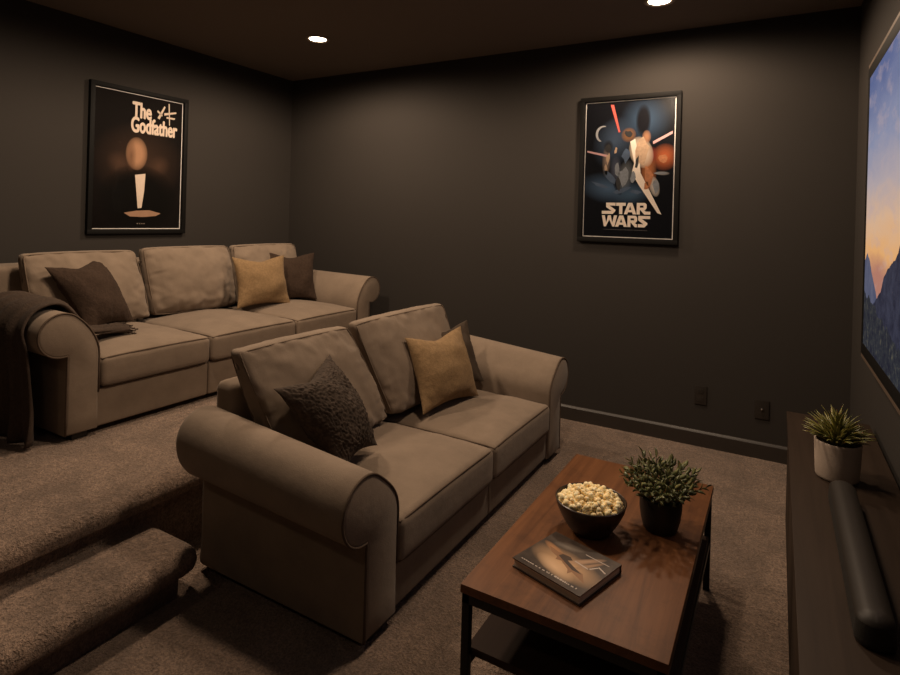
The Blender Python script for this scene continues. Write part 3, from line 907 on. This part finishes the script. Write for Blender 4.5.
def ell(P, u, v, ru, rv, n=20, rot=0, lift=.001):
    return P.poly([(u + ru * math.cos(a) * math.cos(rot) - rv * math.sin(a) * math.sin(rot), v + ru * math.cos(a) * math.sin(rot) + rv * math.sin(a) * math.cos(rot)) for a in [2 * PI * i / n for i in range(n)]], lift)
pg.add('artwork', [pg.poly([(.33, .885), (.47, .868), (.62, .862), (.76, .885), (.70, .905), (.55, .915), (.40, .912)], .0011)], plain('poster_tan', (.30, .17, .10), .6))
# a small fan of pale strokes in place of the emblem beside the title
pg.add('artwork', [pg.poly([(.69, .145), (.77, .045), (.785, .052), (.715, .155)]), pg.poly([(.69, .085), (.75, .115), (.745, .13), (.685, .10)]), pg.poly([(.82, .02), (.835, .02), (.845, .19), (.835, .19)]),
                   pg.poly([(.77, .10), (.92, .075), (.922, .088), (.772, .118)]), pg.poly([(.80, .125), (.91, .125), (.90, .138), (.80, .138)])], CREAM2)
def serif_word(P, txt, u, v, w, h):
    return join(*[P.text(txt, u + du, v + dv, w, h, CREAM2, lift=.001 + .0001 * k) for k, (du, dv) in enumerate(((0, 0), (.010, 0), (.005, .004), (.005, -.003)))])
pg.add('lettering', [serif_word(pg, 'The', .395, .055, .215, .115)], CREAM2)
pg.add('lettering', [serif_word(pg, 'Godfather', .385, .165, .545, .115)], CREAM2)
pg.add('lettering', [pg.text('- - - -', .48, .962, .09, .006, CREAM2)], plain('poster_dim', (.3, .24, .19), .6)).name = 'small_print'

# poster on the far wall: space scene
Ms = Matrix.Translation((-.868, D_, 1.722))
BLU = (.055, .105, .19); 
ps = Poster('framed_poster', 'black framed space poster with pale block title on the far wall', Ms, .647, .975, [
    ((.05, .09, .155), .68, .15, .30, .19, 0, 1.2, 1.0), ((.008, .008, .011), .66, .15, .085, .12, 0, .5, 1.7),
    ((.05, .075, .12), .33, .30, .24, .2, .4, .9, 1.0), ((.07, .12, .20), .28, .64, .36, .12, .15, 1.1, 1.1), ((.06, .11, .18), .56, .68, .24, .09, -.2, 1.1, 1.0),
    ((.01, .012, .018), .38, .60, .05, .10, -.3, .6, 1.5),
    ((.16, .17, .18), .47, .55, .10, .12, .2, .8, 1.0), ((.09, .10, .14), .36, .50, .07, .1, 0, .8, 1.0),
    ((.45, .12, .045), .90, .42, .15, .10, .2, .9, 1.2), ((.36, .13, .05), .73, .53, .09, .14, 0, .7, 1.3), ((.20, .03, .02), .76, .40, .07, .06, 0, .7, 1.0),
    ((.30, .22, .17), .25, .44, .05, .12, 0, .8, .9), ((.018, .015, .015), .27, .33, .06, .05, 0, .6, 1.2),
    ((.62, .50, .38), .645, .38, .13, .12, -.35, .5, 1.3), ((.20, .10, .05), .50, .25, .085, .055, .3, .6, 1.4), ((.40, .20, .11), .70, .27, .05, .05, 0, .6, 1.2),
    ((.62, .56, .5), .80, .63, .055, .075, -.2, .5, 1.1), ((.45, .42, .4), .88, .535, .08, .014, .05, .6, 1.0),
    ], (.006, .0065, .009))
RED = plain('poster_red', (.62, .10, .075), .6, var=.05); PINK = plain('poster_pink', (.70, .40, .40), .6, var=.05)
ps.add('artwork', [ps.poly([(.285, .02), (.322, .02), (.405, .225), (.385, .228)])], RED)
ps.add('artwork', [ps.poly([(.77, .305), (.98, .235), (.98, .255), (.775, .325)]), ps.poly([(.02, .355), (.27, .393), (.265, .41), (.02, .368)])], PINK)
ps.add('artwork', [ps.poly([(.52, .30), (.575, .28), (.63, .44), (.645, .53), (.885, .83), (.84, .82), (.63, .62), (.545, .53), (.57, .46)])], CREAM)
NAVY = plain('poster_navy', (.05, .085, .15), .6, var=.5); STEEL = plain('poster_steel', (.22, .24, .27), .6, var=.5, scale=60)
ORNG = plain('poster_orange', (.46, .17, .06), .6, var=.5, scale=60); TAN2 = plain('poster_sand', (.50, .34, .22), .6, var=.4, scale=60); DARKB = plain('poster_dark', (.012, .011, .012), .6)
ra = random.Random(21)
def shard(u, v, a, b, rot, n=9, lift=.0009):
    pts = []
    for i in range(n):
        t = 2 * PI * i / n; k = ra.uniform(.6, 1.15); x = a * k * math.cos(t); y = b * k * math.sin(t)
        pts.append((u + x * math.cos(rot) - y * math.sin(rot), v + x * math.sin(rot) + y * math.cos(rot)))
    return ps.poly(pts, lift)
ps.add('artwork', [shard(.30, .56, .10, .03, .5), shard(.20, .62, .13, .016, .2), shard(.42, .66, .11, .018, -.2), shard(.48, .40, .05, .06, .3), shard(.60, .67, .08, .014, .1)], NAVY)
ps.add('artwork', [shard(.45, .56, .06, .075, .2), shard(.38, .50, .03, .07, -.3), shard(.56, .56, .03, .05, .1, lift=.0010), shard(.82, .62, .045, .06, -.3), shard(.86, .535, .07, .008, 0)], STEEL)
ps.add('artwork', [shard(.73, .55, .05, .08, -.1, lift=.0010), shard(.71, .62, .03, .035, .2, lift=.0010), shard(.89, .43, .06, .03, .3)], ORNG)
ps.add('artwork', [shard(.66, .37, .085, .10, -.3, 11), shard(.27, .42, .022, .05, .2), shard(.25, .50, .016, .06, -.1), shard(.36, .36, .018, .03, .2)], TAN2)
ps.add('artwork', [shard(.50, .245, .05, .03, .4), shard(.60, .455, .02, .06, .3, lift=.0011), shard(.27, .345, .035, .04, 0, lift=.0011), shard(.40, .61, .025, .06, -.2, lift=.0011)], DARKB)
cr = []
for i in range(15):
    a = math.radians(75 + 170 * i / 14); cr.append((.205 + .088 * math.cos(a), .235 - .062 * math.sin(a)))
for i in range(15):
    a = math.radians(245 - 170 * i / 14); cr.append((.222 + .078 * math.cos(a), .237 - .056 * math.sin(a)))
ps.add('artwork', [ps.poly(cr)], plain('poster_grey', (.38, .38, .40), .6))
# block title, letters drawn as heavy slabs on a 10-high cell
def S_(x, w): return [[(x, 0), (x + w, 0), (x + w, 2.6), (x + 3.4, 2.6), (x + w, 6.2), (x + w, 7.4), (x + w - 2.6, 10), (x - .2, 10), (x - .2, 7.3), (x + w - 3.6, 7.3), (x, 3.9), (x, 2)]]
def A_(x, w): m_ = x + w / 2; return [[(m_ - 1.9, 0), (m_ + 1.9, 0), (x + w, 10), (x + w - 3.2, 10), (m_, 2.8), (x + 3.2, 10), (x, 10)], [(x + 2.2, 6.2), (x + w - 2.2, 6.2), (x + w - 1.5, 8.2), (x + 1.5, 8.2)]]
def R_l(x, w, tail=0): return [[(x, 0), (x + 2.9, 0), (x + 2.9, 10), (x, 10)], [(x + 2.9, 0), (x + w - 1.5, 0), (x + w, 1.4), (x + w, 4.6), (x + w - 1.4, 6.2), (x + 2.9, 6.2), (x + 2.9, 4.1), (x + w - 2.8, 4.1), (x + w - 2.8, 2.3), (x + 2.9, 2.3)], [(x + 3.4, 6.2), (x + w - 2.2, 6.2), (x + w - .6, 7.4), (x + w + tail, 7.4), (x + w + tail, 10), (x + w - 2, 10)]]
def T_(x, w): return [[(x, 0), (x + w, 0), (x + w, 2.7), (x, 2.7)], [(x + w / 2 - 1.5, 2.7), (x + w / 2 + 1.5, 2.7), (x + w / 2 + 1.5, 10), (x + w / 2 - 1.5, 10)]]
def W_(x, w): return [[(x, 0), (x + 3, 0), (x + 4.6, 6.6), (x + 3.4 + .9, 10), (x + 2.4, 10)], [(x + 4.6, 6.6), (x + w / 2 - 1.4, 0), (x + w / 2 + 1.4, 0), (x + w - 4.6, 6.6), (x + w - 4.3, 10), (x + w / 2, 3.8), (x + 4.3, 10)], [(x + w - 3, 0), (x + w, 0), (x + w - 2.4, 10), (x + w - 4.3, 10), (x + w - 4.6, 6.6)]]
def line_(polys, u0, u1, v0, v1):
    xs = [p[0] for q in polys for p in q]; a, b = min(xs), max(xs)
    return [ps.poly([(u0 + (x - a) / (b - a) * (u1 - u0), v0 + y / 10 * (v1 - v0)) for x, y in q], .0012 + .00012 * k) for k, q in enumerate(polys)]
STAR = [[(-4, 7.3), (0, 7.3), (0, 10), (-4, 10)]] + S_(0, 9) + T_(9.6, 9) + A_(17, 11.5) + R_l(28.8, 9, 3.5)
WARS = W_(0, 15) + A_(13.2, 11.5) + R_l(25, 9, 0) + S_(35, 8.5) + [[(43.5, 0), (46, 0), (46, 2.6), (43.5, 2.6)]]
ps.add('lettering', line_(STAR, .215, .765, .748, .832), CREAM)
ps.add('lettering', line_(WARS, .215, .765, .842, .925), CREAM)
rr = random.Random(4); g = []; x = .24
while x < .74:
    w = rr.uniform(.006, .018); g.append(ps.poly([(x, .945), (x + w, .945), (x + w, .949), (x, .949)])); x += w + .006
ps.add('small_print', g, plain('poster_dim_grey', (.12, .11, .11), .6))

# ------------------------------------------------------------------ ceiling lights
EM = bpy.data.materials.new('lamp_lens'); EM.use_nodes = True
b = EM.node_tree.nodes['Principled BSDF']; b.inputs['Emission Color'].default_value = (1, .80, .58, 1); b.inputs['Emission Strength'].default_value = 14; b.inputs['Base Color'].default_value = (.8, .8, .8, 1)
RING = plain('lamp_trim', (.30, .24, .19), .4)
def downlight(x, y, power, label, group=None):
    o = empty('ceiling_light', (x, y, H_), label, 'light', group)
    build('trim_ring', lathe([(.060, -.001), (.066, -.006), (.078, -.007), (.083, -.003), (.083, -.0002), (.060, -.0002)], (x, y, H_), 48), RING, o)
    build('lens', lathe([(0, -.007), (.03, -.0065), (.050, -.004), (.0598, -.001), (.0598, -.0004), (0, -.0004)], (x, y, H_), 40), EM, o)
    ld = bpy.data.lights.new('downlight_beam', 'SPOT'); ld.energy = power; ld.color = (1, .755, .54)
    ld.spot_size = math.radians(178); ld.spot_blend = .4; ld.shadow_soft_size = .09
    lo = bpy.data.objects.new('downlight_beam', ld); C.objects.link(lo); lo.parent = o; lo.location = (0, 0, -.07)
    return o
LP = [(-2.84, 3.0, 80, 'round lit downlight in the ceiling above the upper sofa'), (-.60, 3.30, 68, 'round lit downlight in the ceiling in front of the space poster'),
      (-2.45, 1.65, 82, 'round lit downlight in the ceiling above the platform edge, out of view'), (-.82, 2.05, 56, 'round lit downlight in the ceiling above the coffee table, out of view'),
      (-2.45, -.5, 4, 'weak unseen downlight added as fill in the ceiling over the near end of the platform'), (-.75, -.5, 5, 'weak unseen downlight added as fill in the ceiling over the near end of the console')]  # this pair is unseen, added as weak fill to soften the floor shadows
for a in LP: downlight(*a)

w = bpy.data.worlds.new('World'); SC.world = w; w.use_nodes = True
w.node_tree.nodes['Background'].inputs[0].default_value = (.02, .016, .012, 1); w.node_tree.nodes['Background'].inputs[1].default_value = 1

# ------------------------------------------------------------------ camera
f, cy, roll, yaw, hc = 570.5, 219.1, .028, .522, 1.359
fw = Vector((-math.sin(yaw), math.cos(yaw), 0)); rt = Vector((math.cos(yaw), math.sin(yaw), 0)); up = Vector((0, 0, 1))
r2 = rt * math.cos(roll) + up * math.sin(roll); u2 = -rt * math.sin(roll) + up * math.cos(roll)
cd = bpy.data.cameras.new('camera'); co = bpy.data.objects.new('camera', cd); C.objects.link(co)
M = Matrix((r2, u2, -fw)).transposed().to_4x4(); M.translation = (0, 0, hc); co.matrix_world = M
cd.sensor_width = 36; cd.lens = f * 36 / 900; cd.shift_y = -(337.5 - cy) / 900; cd.clip_start = .02
SC.camera = co
SC.view_settings.view_transform = 'Standard'; SC.view_settings.look = 'None'; SC.view_settings.gamma = 1; SC.view_settings.use_curve_mapping = False
SC.view_settings.exposure = 0.0
SC.cycles.max_bounces = 8
